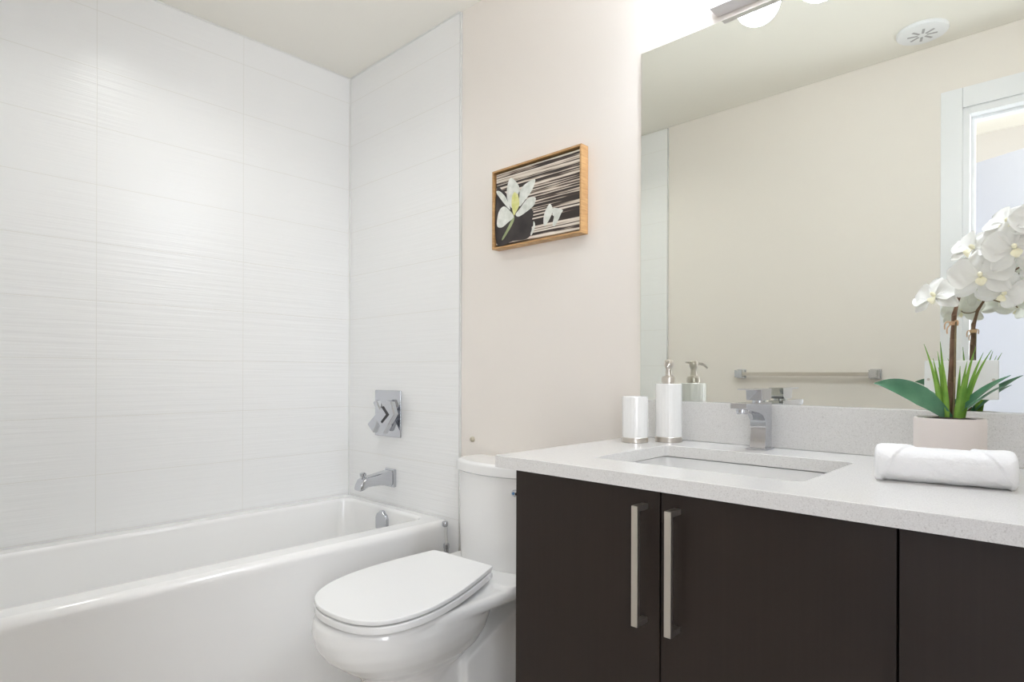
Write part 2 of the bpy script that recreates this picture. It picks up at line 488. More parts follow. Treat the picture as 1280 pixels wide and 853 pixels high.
bm = bmesh.new(); lathe(bm, [(0.008, 0), (0.008, 0.008), (0.013, 0.010), (0.013, 0.020), (0.009, 0.023), (0, 0.023)], (0.334, -0.150, 0.625), 20)
obj('diverter_knob', bm, CHROME, sp)

# ------------------------------------------------------------------ toilet
TX = 1.047
toi = thing('toilet', 'white two-piece toilet with closed lid between the bathtub and the dark vanity', 'toilet', (TX, -0.40, 0))
def tilt(y): return 0.030 * (y + 0.735) / 0.55      # the rim rises a little towards the hinges
def egg(hw, yb, yf, z, n=64, pb=2.6, pf=2.1, ymid=None, tl=1.0, hb=1.0):
    ym = ymid if ymid is not None else yf + (yb - yf) * 0.48
    out = []
    for i in range(n):
        a = 2 * math.pi * i / n
        c, s = math.cos(a), math.sin(a)
        p = pb if s > 0 else pf
        L = (yb - ym) if s > 0 else (ym - yf)
        x = math.copysign(abs(c) ** (2 / p), c) * hw
        y = ym + math.copysign(abs(s) ** (2 / p), s) * L
        if s > 0: x *= 1 - (1 - hb) * abs(s) ** 1.5
        out.append((TX + x, y, z + tl * tilt(y)))
    return out
bm = bmesh.new()
loft(bm, [egg(0.188, -0.20, -0.718, 0.397), egg(0.198, -0.20, -0.729, 0.388), egg(0.202, -0.20, -0.734, 0.36), egg(0.195, -0.21, -0.727, 0.325, tl=0.8), egg(0.184, -0.22, -0.707, 0.295, tl=0.7),
          egg(0.160, -0.24, -0.668, 0.262, tl=0.5), egg(0.128, -0.27, -0.628, 0.235, tl=0.3), egg(0.108, -0.30, -0.602, 0.212, tl=0.1), egg(0.10, -0.32, -0.59, 0.18, tl=0)][::-1])
# deck behind the seat, flush with the rim
loft(bm, [rrect(TX - 0.192, TX + 0.194, -0.53, -0.03, 0.06, 0.378), rrect(TX - 0.200, TX + 0.203, -0.54, -0.03, 0.06, 0.388),
          rrect(TX - 0.200, TX + 0.203, -0.54, -0.03, 0.06, 0.404), rrect(TX - 0.192, TX + 0.195, -0.53, -0.03, 0.06, 0.417)])
loft(bm, [rrect(TX - 0.196, TX + 0.199, -0.30, -0.03, 0.03, 0.39), rrect(TX - 0.196, TX + 0.199, -0.24, -0.03, 0.03, 0.423)])
# pedestal and skirt
loft(bm, [egg(0.115, -0.10, -0.60, 0.0, pb=4, tl=0), egg(0.105, -0.11, -0.585, 0.06, pb=4, tl=0), egg(0.10, -0.12, -0.575, 0.22, pb=4, tl=0), egg(0.10, -0.2, -0.60, 0.28, pb=4, tl=0)])
prism(bm, [(-0.345, 0.0), (-0.345, 0.215), (-0.32, 0.232), (-0.06, 0.345), (-0.03, 0.40), (-0.03, 0.0)], TX - 0.128, TX + 0.128, 'X')
loft(bm, [rrect(TX - 0.05, TX + 0.05, -0.30, -0.03, 0.04, 0.2), rrect(TX - 0.05, TX + 0.05, -0.36, -0.03, 0.04, 0.40)])
bowl = obj('bowl', bm, CERAMIC, toi, sharp=180)
md = bowl.modifiers.new('blend', 'REMESH'); md.mode = 'VOXEL'; md.voxel_size = 0.0045; md.use_smooth_shade = True
md = bowl.modifiers.new('soft', 'SMOOTH'); md.factor = 0.5; md.iterations = 14
# seat and lid
SB = -0.248
HALF = [(0.0, -0.248), (0.067, -0.248), (0.121, -0.249), (0.1305, -0.254), (0.1365, -0.27), (0.152, -0.32), (0.171, -0.39), (0.185, -0.46), (0.1905, -0.53),
        (0.185, -0.59), (0.168, -0.64), (0.139, -0.68), (0.096, -0.706), (0.048, -0.718), (0.0, -0.721)]
def outline(q, z):
    """rounded elongated seat outline shrunk inwards by q, swung a little to the right on its hinges"""
    pts = [Vector((a, b, 0)) for a, b in HALF] + [Vector((-a, b, 0)) for a, b in HALF[-2:0:-1]]
    n = len(pts); sm = []
    for i in range(n):
        a, b, c, d = pts[i - 1], pts[i], pts[(i + 1) % n], pts[(i + 2) % n]
        for k in range(4):
            t = k / 4
            sm.append(0.5 * ((2 * b) + (c - a) * t + (2 * a - 5 * b + 4 * c - d) * t * t + (3 * b - a - 3 * c + d) * t ** 3))
    out = []; m = len(sm)
    for i in range(m):
        t = (sm[(i + 1) % m] - sm[i - 1]).normalized()
        p = sm[i] + Vector((t.y, -t.x, 0)) * q
        x, y = p.x, p.y + 0.248
        an = R(3.0)
        x, y = x * math.cos(an) - y * math.sin(an), x * math.sin(an) + y * math.cos(an) - 0.248
        out.append((TX + 0.003 + x, y, z + tilt(y) * 1.333))
    return out
def slab(z0, z1, grow, r, dome=0.0):
    bm = bmesh.new()
    f = lambda q, z: outline(q - grow, z)
    loft(bm, [f(r, z0), f(r * 0.3, z0 + r * 0.3), f(0, z0 + r), f(0, z1 - r), f(r * 0.3, z1 - r * 0.3), f(r, z1)])
    return bm
seat = obj('seat', slab(0.4045, 0.4235, 0.0005, 0.003), SEATM, toi, sharp=60)
lid = obj('lid', slab(0.4275, 0.4405, 0.0, 0.003), SEATM, toi, sharp=60)
for s in (-1, 1):
    bm = bmesh.new(); lathe(bm, [(0.011, -0.022), (0.011, 0.022)], (TX + s * 0.085, SB + 0.006, 0.459), 20, 'X')
    bevel_all(bm, 0.002)
    add_box(bm, (TX + s * 0.085 - 0.02, SB - 0.002, 0.415), (TX + s * 0.085 + 0.02, SB + 0.022, 0.460), 0.004)
    obj('hinge', bm, SEATM, toi)
bm = bmesh.new(); lathe(bm, [(0.0055, 0), (0.0055, 0.005), (0.003, 0.007), (0, 0.007)], (TX + 0.139, SB - 0.022, 0.4455), 14, 'X')
obj('bumper', bm, SEATM, toi)
# tank with a bowed front and its lid
def dtank(hw, yf, yb, bow, z, n=28, rc=0.018):
    pts = []
    for i in range(n + 1):
        u = -1 + 2 * i / n
        e = max(0.0, (abs(u) - 0.80) / 0.20)
        y = yf + bow * abs(u) ** 2.2 + (1 - math.sqrt(max(0, 1 - e * e))) * rc
        pts.append((TX + u * hw, y, z))
    pts += [(TX + hw, yb, z), (TX - hw, yb, z)]
    return pts
TH = 0.167
bm = bmesh.new()
loft(bm, [dtank(TH - 0.006, -0.158, -0.014, 0.045, 0.412), dtank(TH - 0.004, -0.160, -0.014, 0.045, 0.43), dtank(TH - 0.001, -0.164, -0.014, 0.045, 0.58), dtank(TH, -0.166, -0.014, 0.045, 0.722)])
tank = obj('tank', bm, CERAMIC, toi, sharp=50)
bm = bmesh.new()
loft(bm, [dtank(TH, -0.168, -0.012, 0.045, 0.7225), dtank(TH + 0.005, -0.174, -0.012, 0.045, 0.7275), dtank(TH + 0.005, -0.174, -0.012, 0.045, 0.752), dtank(TH + 0.002, -0.171, -0.014, 0.045, 0.759), dtank(TH - 0.007, -0.162, -0.018, 0.045, 0.7635)])
obj('tank_lid', bm, CERAMIC, toi, sharp=50)
bm = bmesh.new(); lathe(bm, [(0.011, -0.120), (0.011, -0.147), (0.008, -0.151), (0, -0.151)], (1.177, 0, 0.6795), 20, 'Y')
fl = obj('flush_knob', bm, CHROME, toi); fl['label'] = 'chrome flush knob with a blue dot'
bm = bmesh.new(); lathe(bm, [(0.0045, -0.1505), (0.0045, -0.1525), (0, -0.1525)], (1.1775, 0, 0.6795), 14, 'Y')
obj('dot', bm, BLUEDOT, fl)

# water stop and hose between tub and toilet
vs = thing('water_stop_valve', 'small chrome water stop with white hose between bathtub corner and toilet tank', 'valve', (0.735, -0.035, 0.38))
bm = bmesh.new(); lathe(bm, [(0.0095, 0.34), (0.0095, 0.396), (0.0115, 0.398), (0.0115, 0.412), (0.007, 0.416)], (0.728, -0.04, 0), 16)
lathe(bm, [(0.02, -0.0085), (0.02, -0.012), (0.007, -0.014), (0.007, -0.04)], (0.728, 0, 0.347), 16, 'Y')
obj('stop_body', bm, CHROME, vs)
bm = bmesh.new(); tube(bm, bez((0.728, -0.04, 0.412), (0.728, -0.04, 0.44), (0.722, -0.04, 0.45), (0.720, -0.04, 0.479)), 0.006)
obj('hose', bm, PLASTIC_W, vs)['label'] = 'white hose'
bm = bmesh.new(); lathe(bm, [(0.008, 0.476), (0.0115, 0.480), (0.0115, 0.492), (0.009, 0.496), (0, 0.496)], (0.720, -0.04, 0), 16)
obj('cap_nut', bm, CHROME, vs)

# ------------------------------------------------------------------ vanity
CT, CB = 0.875, 0.8485
CX0, CX1, CF = 1.530, 3.245, -0.586
VF = -0.560           # face of the doors
van = thing('vanity_cabinet', 'dark espresso vanity cabinet with flat doors below the white counter', 'cabinet', (2.4, -0.28, 0))
bm = B(((1.572, -0.540, 0.10), (1.590, -0.003, 0.845)), ((1.590, -0.538, 0.10), (3.24, -0.003, 0.118)), ((1.590, -0.02, 0.118), (3.24, -0.003, 0.845)),
       ((3.222, -0.540, 0.118), (3.24, -0.02, 0.845)), ((2.276, -0.538, 0.118), (2.292, -0.02, 0.845)), ((1.590, -0.538, 0.80), (2.276, -0.50, 0.845)), ((2.292, -0.538, 0.80), (3.222, -0.50, 0.845)), bevel=0.0008)
obj('carcass', bm, WOOD_D, van)
obj('toe_kick', B(((1.60, -0.48, 0.0), (3.24, -0.465, 0.10))), WOOD_D, van)
def pull(x, par):
    bm = bmesh.new()
    add_box(bm, (x - 0.0065, VF - 0.036, 0.604), (x + 0.0065, VF - 0.028, 0.819), 0.0008)
    add_box(bm, (x - 0.0065, VF - 0.029, 0.604), (x + 0.0065, VF - 0.0002, 0.614), 0.0008)
    add_box(bm, (x - 0.0065, VF - 0.029, 0.809), (x + 0.0065, VF - 0.0002, 0.819), 0.0008)
    obj('handle', bm, STEEL, par)['label'] = 'satin steel bar handle'
for xa, xb, hx in ((1.570, 1.9205, 1.8905), (1.9235, 2.2835, 1.9555), (2.2865, 2.638, None), (2.641, 2.94, None), (2.943, 3.238, None)):
    dr = obj('door', B(((xa, VF, 0.105), (xb, VF + 0.019, 0.843)), bevel=0.0012), WOOD_D, van)
    if hx: pull(hx, dr)

# counter with the basin cut out
SX0, SX1, SY0, SY1 = 1.706, 2.130, -0.466, -0.153
def ring_slab(x0, x1, y0, y1, r, ix0, ix1, iy0, iy1, ir, z0, z1, bev):
    bm = bmesh.new()
    O = [rrect(x0 + q, x1 - q, y0 + q, y1 - q, r, z) for q, z in ((0, z0), (0, z1 - bev), (bev * 0.3, z1 - bev * 0.3), (bev, z1))]
    I = [rrect(ix0 - q, ix1 + q, iy0 - q, iy1 + q, ir, z) for q, z in ((bev, z1), (bev * 0.3, z1 - bev * 0.3), (0, z1 - bev), (0, z0))]
    loft(bm, O + I + [O[0]], False, False)
    bmesh.ops.remove_doubles(bm, verts=bm.verts, dist=1e-6)
    return bm
top = thing('countertop', 'white speckled quartz countertop with a basin cutout on the dark vanity', 'countertop', (2.4, -0.29, CB))
obj('slab', ring_slab(CX0, CX1, CF, -0.003, 0.003, SX0, SX1, SY0, SY1, 0.012, CB, CT, 0.0025), QUARTZ, top, sharp=40)
bs = obj('backsplash', B(((CX0 + 0.002, -0.0185, CT), (CX1, -0.0012, 0.9800)), bevel=0.0025), QUARTZ, None, loc=(2.4, -0.01, CT))
tag(bs, 'low white speckled quartz backsplash strip under the mirror', 'backsplash')
# undermount basin
def basin():
    bm = bmesh.new()
    x0, x1, y0, y1 = SX0 - 0.010, SX1 + 0.010, SY0 - 0.010, SY1 + 0.010
    inn = [rrect(x0 + q, x1 - q, y0 + q, y1 - q, r, z) for q, r, z in ((0, 0.02, CB - 0.004), (0.002, 0.03, CB - 0.03), (0.012, 0.04, 0.76), (0.028, 0.05, 0.728), (0.06, 0.06, 0.716), (0.12, 0.03, 0.711))]
    out = [rrect(x0 - q, x1 + q, y0 - q, y1 + q, r, z) for q, r, z in ((-0.115, 0.03, 0.699), (-0.04, 0.06, 0.704), (-0.01, 0.06, 0.72), (0.010, 0.05, 0.76), (0.012, 0.04, CB - 0.015), (0.022, 0.04, CB - 0.012), (0.022, 0.04, CB - 0.0002), (0.013, 0.03, CB - 0.0002), (0.012, 0.03, CB - 0.004))]
    loft(bm, out + inn)
    return bm
sk = thing('sink_basin', 'rectangular white undermount sink basin below the counter cutout', 'sink', ((SX0 + SX1) / 2, (SY0 + SY1) / 2, 0.70))
obj('bowl', basin(), CERAMIC, sk, sharp=45)
bm = bmesh.new(); lathe(bm, [(0.024, 0.7105), (0.024, 0.714), (0.017, 0.7155), (0.015, 0.713), (0, 0.713)], ((SX0 + SX1) / 2, (SY0 + SY1) / 2, 0), 28)
obj('drain', bm, CHROME, sk)['label'] = 'chrome drain'

# ------------------------------------------------------------------ basin faucet
FX = 1.907
fa = thing('sink_faucet', 'square chrome single-lever faucet standing behind the sink basin', 'faucet', (FX, -0.06, CT))
obj('base_plate', B(((FX - 0.024, -0.086, CT), (FX + 0.024, -0.034, CT + 0.0045)), bevel=0.001), CHROME, fa)
bm = bmesh.new()
prism(bm, [(-0.037, CT + 0.004), (-0.037, 0.988), (-0.187, 0.988), (-0.187, 0.9755), (-0.115, 0.9645), (-0.092, 0.958), (-0.0755, 0.944), (-0.0725, 0.92), (-0.079, CT + 0.004)], FX - 0.0185, FX + 0.0185, 'X')
bevel_all(bm, 0.0012, 2, 25)
obj('body', bm, CHROME, fa)
bm = bmesh.new(); lathe(bm, [(0.0115, 0.9635), (0.0125, 0.967), (0.0125, 0.9775)], (FX, -0.167, 0), 24)
obj('aerator', bm, CHROME, fa)
bm = bmesh.new(); lathe(bm, [(0.0155, 0.987), (0.0155, 0.9935)], (FX, -0.068, 0), 24)
obj('neck_ring', bm, CHROME, fa)
bm = bmesh.new()
prism(bm, [(-0.046, 0.9925), (-0.039, 1.000), (-0.038, 1.0200), (-0.150, 1.0200), (-0.150, 1.0172), (-0.102, 1.0165), (-0.098, 0.9925)], FX - 0.0185, FX + 0.0185, 'X')
bevel_all(bm, 0.0009, 2, 25)
obj('lever', bm, CHROME, fa)
fa.location.y -= 0.005

# ------------------------------------------------------------------ tumbler and soap dispenser
def facet_prof(bm, cx, cy, r, z0, z1, n=24, lip=0.0015):
    rings = []
    for rr, z in ((r - lip, z0), (r, z0 + lip), (r, z1 - lip), (r - lip, z1)):
        ring = []
        for i in range(n * 6):
            a = 2 * math.pi * i / (n * 6)
            k = (i % 6) / 6.0
            q = rr - 0.0005 * abs(math.sin(math.pi * k))   # shallow vertical flutes
            ring.append((cx + q * math.cos(a), cy + q * math.sin(a), z))
        rings.append(ring)
    return rings
CU = (1.612, -0.147)
cup = thing('tumbler', 'short white tumbler with a metal base ring at the left end of the counter', 'cup', (CU[0], CU[1], CT))
bm = bmesh.new()
rg = facet_prof(bm, CU[0], CU[1], 0.0335, CT + 0.012, 0.9945)
inner = [[(CU[0] + r * math.cos(2 * math.pi * i / 144), CU[1] + r * math.sin(2 * math.pi * i / 144), z) for i in range(144)] for r, z in ((0.0305, 0.9945), (0.0295, 0.99), (0.028, 0.895))]
loft(bm, rg + inner)
obj('cup_body', bm, CERAMIC, cup, sharp=25)
bm = bmesh.new(); lathe(bm, [(0.033, CT), (0.034, CT + 0.001), (0.034, CT + 0.0125), (0.033, CT + 0.0135), (0.02, CT + 0.0135)], (CU[0], CU[1], 0), 60)
obj('base_ring', bm, NICKEL, cup)['label'] = 'brushed metal base ring'

DI = (1.6695, -0.074)
dis = thing('soap_dispenser', 'tall white soap dispenser with a metal pump beside the tumbler', 'dispenser', (DI[0], DI[1], CT))
bm = bmesh.new(); loft(bm, facet_prof(bm, DI[0], DI[1], 0.0345, CT + 0.0125, 1.0285))
obj('bottle_body', bm, CERAMIC, dis, sharp=25)
bm = bmesh.new(); lathe(bm, [(0.034, CT), (0.035, CT + 0.001), (0.035, CT + 0.013), (0.034, CT + 0.014), (0.02, CT + 0.014)], (DI[0], DI[1], 0), 60)
obj('base_ring', bm, NICKEL, dis)['label'] = 'brushed metal base ring'
bm = bmesh.new()
lathe(bm, [(0.0165, 1.028), (0.0165, 1.031), (0.0185, 1.0315), (0.0185, 1.043), (0.0165, 1.0465), (0.0095, 1.049), (0.0085, 1.055), (0.0078, 1.066), (0.0095, 1.071), (0.0118, 1.077), (0.0122, 1.083), (0.0108, 1.089), (0.006, 1.0925), (0, 1.093)], (DI[0], DI[1], 0), 36)
pu = obj('pump', bm, NICKEL, dis, sharp=40)
bm = bmesh.new()
dx, dy = 0.46, -0.888
P = lambda s, z: (DI[0] + dx * s, DI[1] + dy * s, z)
tube(bm, [P(0.004, 1.0825), P(0.016, 1.0835), (P(0.028, 1.0825)), P(0.038, 1.0785), P(0.046, 1.071)], [0.0048, 0.0045, 0.0042, 0.0038, 0.0032], 14)
tube(bm, [P(-0.006, 1.083), P(-0.016, 1.0865), P(-0.026, 1.0870)], [0.004, 0.003, 0.0025], 12)
obj('nozzle', bm, NICKEL, pu)

# ------------------------------------------------------------------ rolled towel
def towel():
    bm = bmesh.new()
    L, A, Bz = 0.186, 0.039, 0.0275
    nx, na = 260, 96
    rings = []
    for i in range(nx + 1):
        u = i / nx
        ring = []
        e = min(u, 1 - u) * L
        endr = 0.75 + 0.25 * min(1, math.sqrt(max(0.0, 1 - (1 - min(1, e / 0.010)) ** 2)))
        for k in range(na):
            a = 2 * math.pi * k / na
            c, s = math.cos(a), math.sin(a)
            p = 2.5
            y = math.copysign(abs(c) ** (2 / p), c) * A * endr
            z = math.copysign(abs(s) ** (2 / p), s) * Bz * (0.5 + 0.5 * endr)
            # front is -y : diagonal wraps of the two ends lie on top of the centre
            front = (-c + 1) / 2
            h = (s + 1) / 2                      # height on the roll
            arc = (a / (2 * math.pi))            # 0 back, .25 top, .5 front, .75 bottom
            w = max(0.0, min(1.0, (arc - 0.16) / 0.42))  # 0 on the top, 1 at the front foot
            left = 0.30 - 0.24 * w
            right = 0.70 + 0.26 * w
            dl = (left - u) * L; drr = (u - right) * L
            off = 0.0040 / (1 + math.exp(-max(-40, min(40, dl / 0.0008)))) + 0.0040 / (1 + math.exp(-max(-40, min(40, drr / 0.0008))))
            if arc > 0.64: off = 0.0040 if off > 0.0020 else off
            nz = noise.noise(Vector((u * 9, c * 2.2, s * 2.2))) * 0.0013 + noise.noise(Vector((u * 40, c * 9, s * 9))) * 0.0005
            f = 1 + (off + nz) / 0.034
            sag = 1.0 + 0.05 * (1 - u)
            z2 = max(-Bz, z * f * sag)
            ring.append(((u - 0.5) * L, y * f, Bz + z2))
        rings.append(ring)
    # coiled end faces
    vs = loft(bm, rings, False, False)
    for r, sgn in ((vs[0], -1), (vs[-1], 1)):
        prev = r
        for q, dxx in ((0.86, 0.002), (0.74, -0.004), (0.60, 0.0), (0.48, -0.005), (0.34, -0.001), (0.2, -0.005)):
            cen = Vector((sum(v.co.x for v in r) / na, 0, Bz))
            ring = [bm.verts.new((v.co.x + sgn * dxx, v.co.y * q, Bz + (v.co.z - Bz) * q)) for v in r]
            for i in range(na):
                j = (i + 1) % na
                bm.faces.new((prev[i], prev[j], ring[j], ring[i]))
            prev = ring
        bm.faces.new(prev)
    return bm
TW = Vector((2.300, -0.312, CT))
bm = bmesh.new(); merge(bm, towel(), Matrix.Translation(TW) @ Matrix.Rotation(R(9), 4, 'Z'))
tw = obj('rolled_towel', bm, TERRY, None, sharp=180, loc=TW)
tag(tw, 'rolled white hand towel lying on the counter in front of the orchid pot', 'towel')

# ------------------------------------------------------------------ potted orchid
OX, OY = 2.2865, -0.140
PT = 0.9735
orc = thing('potted_orchid', 'white orchid with grass blades in a plain blush pot on the counter', 'plant', (OX, OY, CT))
bm = bmesh.new()
lathe(bm, [(0.050, CT), (0.0545, CT + 0.002), (0.0562, CT + 0.007), (0.0562, PT - 0.003), (0.0550, PT), (0.0515, PT), (0.0505, PT - 0.003), (0.0500, PT - 0.012)], (OX, OY, 0), 64)
pot = obj('pot', bm, POTM, orc, sharp=40)
bm = bmesh.new()
rings = []
for r in (0.0503, 0.042, 0.03, 0.018, 0.006):
    rings.append([(OX + r * math.cos(2 * math.pi * i / 40), OY + r * math.sin(2 * math.pi * i / 40), PT - 0.0035 + 0.006 * (1 - r / 0.05) + 0.0025 * noise.noise(Vector((i * 0.9, r * 90, 0)))) for i in range(40)])
loft(bm, rings)
obj('soil', bm, SOILM, orc)['label'] = 'dark soil'

def strip_leaf(path, widths, normal, cup=0.25, thick=0.0008, na=8):
    """a blade swept along a path: cupped cross-section with a real thickness"""
    pts = [Vector(p) for p in path]
    bm = bmesh.new()
    topr, botr = [], []
    n = len(pts)
    for i, p in enumerate(pts):
        d = (pts[min(i + 1, n - 1)] - pts[max(i - 1, 0)]).normalized()
        nn = Vector(normal); nn = (nn - d * nn.dot(d)).normalized()
        sd = d.cross(nn).normalized()
        wd = widths(i / (n - 1))
        a, b = [], []
        for k in range(na + 1):
            q = -1 + 2 * k / na
            pp = p + sd * (q * wd) + nn * (cup * wd * q * q)
            a.append(pp + nn * thick * 0.5); b.append(pp - nn * thick * 0.5)
        topr.append(a); botr.append(b)
    rings = [t + b[::-1] for t, b in zip(topr, botr)]
    loft(bm, rings)
    return bm
lw = lambda W: (lambda t: W * max(0.04, (0.35 + 0.65 * min(1, t / 0.45)) * (1 - max(0, (t - 0.55) / 0.45) ** 2.2)))
base = Vector((OX, OY, PT - 0.002))
leaves = [
    (bez(base + Vector((0.002, -0.006, 0)), (2.262, -0.158, 1.005), (2.225, -0.185, 1.035), (2.176, -0.200, 1.037), 20), 0.0185, (-0.30, -0.95, 0.55)),
    (bez(base + Vector((0.004, 0.004, 0)), (2.312, -0.137, 1.000), (2.342, -0.135, 1.030), (2.376, -0.150, 1.053), 20), 0.0125, (0.10, -0.40, 0.95)),
    (bez(base + Vector((0.008, 0.012, 0)), (2.318, -0.112, 0.995), (2.340, -0.095, 1.020), (2.362, -0.085, 1.033), 18), 0.012, (0.1, 0.3, 1)),
    (bez(base + Vector((-0.008, 0.010, 0)), (2.272, -0.118, 1.000), (2.245, -0.095, 1.025), (2.225, -0.085, 1.030), 18), 0.012, (-0.2, 0.35, 1)),
]
for pth, W, nrm in leaves:
    obj('leaf', strip_leaf(pth, lw(W), nrm, 0.28), LEAFM, orc, sharp=60)
# upright grass blades, two clumps
gw = lambda W: (lambda t: W * max(0.05, (1 - t) ** 0.8 * (0.7 + 0.3 * min(1, t * 4))))
rnd = random.Random(11)
tips = [((-0.010, -0.010), (2.2485, -0.153, 1.112)), ((-0.006, -0.006), (2.2735, -0.150, 1.116)), ((-0.012, -0.002), (2.262, -0.148, 1.085)),
        ((-0.006, 0.004), (2.268, -0.13, 1.068)), ((-0.002, -0.010), (2.279, -0.155, 1.075)), ((-0.014, 0.006), (2.25, -0.12, 1.09)), ((-0.008, 0.010), (2.262, -0.10, 1.10)),
        ((0.014, -0.008), (2.3235, -0.150, 1.086)), ((0.016, 0.0), (2.3265, -0.145, 1.105)), ((0.012, 0.002), (2.304, -0.150, 1.070)),
        ((0.018, -0.004), (2.318, -0.14, 1.070)), ((0.014, 0.010), (2.31, -0.11, 1.08)), ((0.02, 0.006), (2.335, -0.12, 1.095)), ((0.018, 0.012), (2.345, -0.10, 1.10)), ((0.011, -0.012), (2.313, -0.165, 1.05))]
for (bx, by), tip in tips:
    p0 = base + Vector((bx, by, 0))
    tp = Vector(tip)
    mid = p0.lerp(tp, 0.5) + Vector((-(tp.x - p0.x) * 0.22, -(tp.y - p0.y) * 0.22, 0.008))
    obj('grass_blade', strip_leaf(bez(p0, p0.lerp(mid, 0.66), mid.lerp(tp, 0.33), tp, 12), gw(0.0052), (0.35 + rnd.uniform(-.4, .4), -1, 0.1), 0.35, 0.0006, 4), GRASSM, orc, sharp=60)
# flower stem arching to the right
SP = [Vector((2.2865, -0.140, PT - 0.004)), Vector((2.2885, -0.140, 1.04)), Vector((2.2915, -0.140, 1.12)), Vector((2.2935, -0.141, 1.165)), Vector((2.300, -0.145, 1.195)),
      Vector((2.315, -0.150, 1.225)), Vector((2.335, -0.155, 1.252)), Vector((2.360, -0.160, 1.277)), Vector((2.388, -0.163, 1.297)), Vector((2.415, -0.165, 1.308))]
bm = bmesh.new(); tube(bm, SP, [0.0052, 0.0050, 0.0046, 0.0042, 0.0034, 0.0026, 0.0023, 0.0020, 0.0018, 0.0016], 12)
stem = obj('stem', bm, STEMM, orc)
bm = bmesh.new(); tube(bm, [(2.2935, -0.146, PT), (2.2955, -0.147, 1.05), (2.2965, -0.147, 1.155)], 0.0019, 8)
obj('support_stick', bm, simple('green_stick', (0.22, 0.17, 0.09, 1), 0.6, vary=(50, 1.3)), orc)
bm = bmesh.new()
lathe(bm, [(0.0068, 1.146), (0.0072, 1.149), (0.0068, 1.153)], (2.293, -0.142, 0), 16)
tube(bm, bez((2.290, -0.148, 1.150), (2.282, -0.152, 1.156), (2.279, -0.152, 1.148), (2.281, -0.152, 1.138)), 0.0012, 6)
tube(bm, bez((2.291, -0.149, 1.149), (2.285, -0.154, 1.143), (2.283, -0.154, 1.138), (2.285, -0.154, 1.130)), 0.0012, 6)
tube(bm, bez((2.294, -0.149, 1.150), (2.300, -0.154, 1.158), (2.303, -0.154, 1.152), (2.300, -0.154, 1.144)), 0.0012, 6)
obj('raffia_tie', bm, TIEM, orc)['label'] = 'orange raffia tie'

def flower_bm(seed, s=1.0):
    rn = random.Random(seed)
    bm = bmesh.new()
    # local: face looks along +Z, up is +Y
    spec = [(90, 0.040, 0.0135, 0.12), (212, 0.039, 0.0135, 0.10), (328, 0.039, 0.0135, 0.10), (22, 0.041, 0.0235, 0.22), (158, 0.041, 0.0235, 0.22)]
    for ang, L, W, lift in spec:
        a = R(ang + rn.uniform(-7, 7)); L *= s * rn.uniform(.94, 1.06); W *= s
        lift += rn.uniform(-.12, .16)
        d = Vector((math.cos(a), math.sin(a), 0)); sd = Vector((-math.sin(a), math.cos(a), 0))
        rings = []
        nu, nv = 14, 8
        front, back = [], []
        for i in range(nu + 1):
            t = i / nu
            wd = W * (math.sin(math.pi * min(1, t * 0.93 + 0.05)) ** 0.62) * (0.45 + 0.55 * min(1, t / 0.45)) + 0.0006
            row, rowb = [], []
            for k in range(nv + 1):
                q = -1 + 2 * k / nv
                zz = lift * L * t - 0.30 * L * t * t + 0.22 * wd * q * q + 0.0012 * math.sin(q * 5 + t * 9 + seed)
                p = d * (0.002 + L * t) + sd * (wd * q) + Vector((0, 0, zz))
                row.append(p + Vector((0, 0, 0.0004))); rowb.append(p - Vector((0, 0, 0.0004)))
            rings.append(row + rowb[::-1])
        loft(bm, rings)
    return bm
def lip_bm(s=1.0):
    bm = bmesh.new()
    t = bmesh.new(); bmesh.ops.create_uvsphere(t, u_segments=14, v_segments=10, radius=0.0045 * s)
    merge(bm, t, Matrix.Translation((0, 0.002, 0.006)) @ Matrix.Diagonal((0.8, 0.9, 1.5, 1)))
    rings = []
    for i in range(9):
        u = i / 8
        wd = 0.0075 * s * math.sin(math.pi * (0.12 + 0.8 * u))
        rings.append([Vector((wd * q, -0.003 - 0.013 * s * u, 0.004 + 0.010 * u - 0.012 * u * u + 0.5 * wd * q * q)) for q in (-1, -.5, 0, .5, 1)] +
                     [Vector((wd * q, -0.003 - 0.013 * s * u, 0.003 + 0.010 * u - 0.012 * u * u + 0.5 * wd * q * q)) for q in (1, .5, 0, -.5, -1)])
    loft(bm, rings)
    return bm
flowers = [  # centre, facing, roll, size
    ((2.268, -0.172, 1.198), (-0.45, -1.0, 0.55), 10, 1.0),
    ((2.326, -0.178, 1.277), (-0.55, -0.9, 0.50), -16, 1.0),
    ((2.338, -0.200, 1.226), (0.05, -1.0, 0.05), 8, 1.12),
    ((2.376, -0.190, 1.312), (-0.40, -0.9, 0.55), -5, 1.1),
    ((2.384, -0.205, 1.268), (0.10, -1.0, 0.00), 14, 1.1),
    ((2.303, -0.150, 1.232), (-0.75, -0.6, 0.15), 20, 0.95),
    ((2.366, -0.165, 1.198), (0.25, -0.9, -0.55), -20, 0.95),
    ((2.420, -0.200, 1.305), (0.35, -1.0, 0.10), 6, 1.05),
    ((2.418, -0.160, 1.250), (0.60, -0.8, -0.30), 12, 1.0),
]
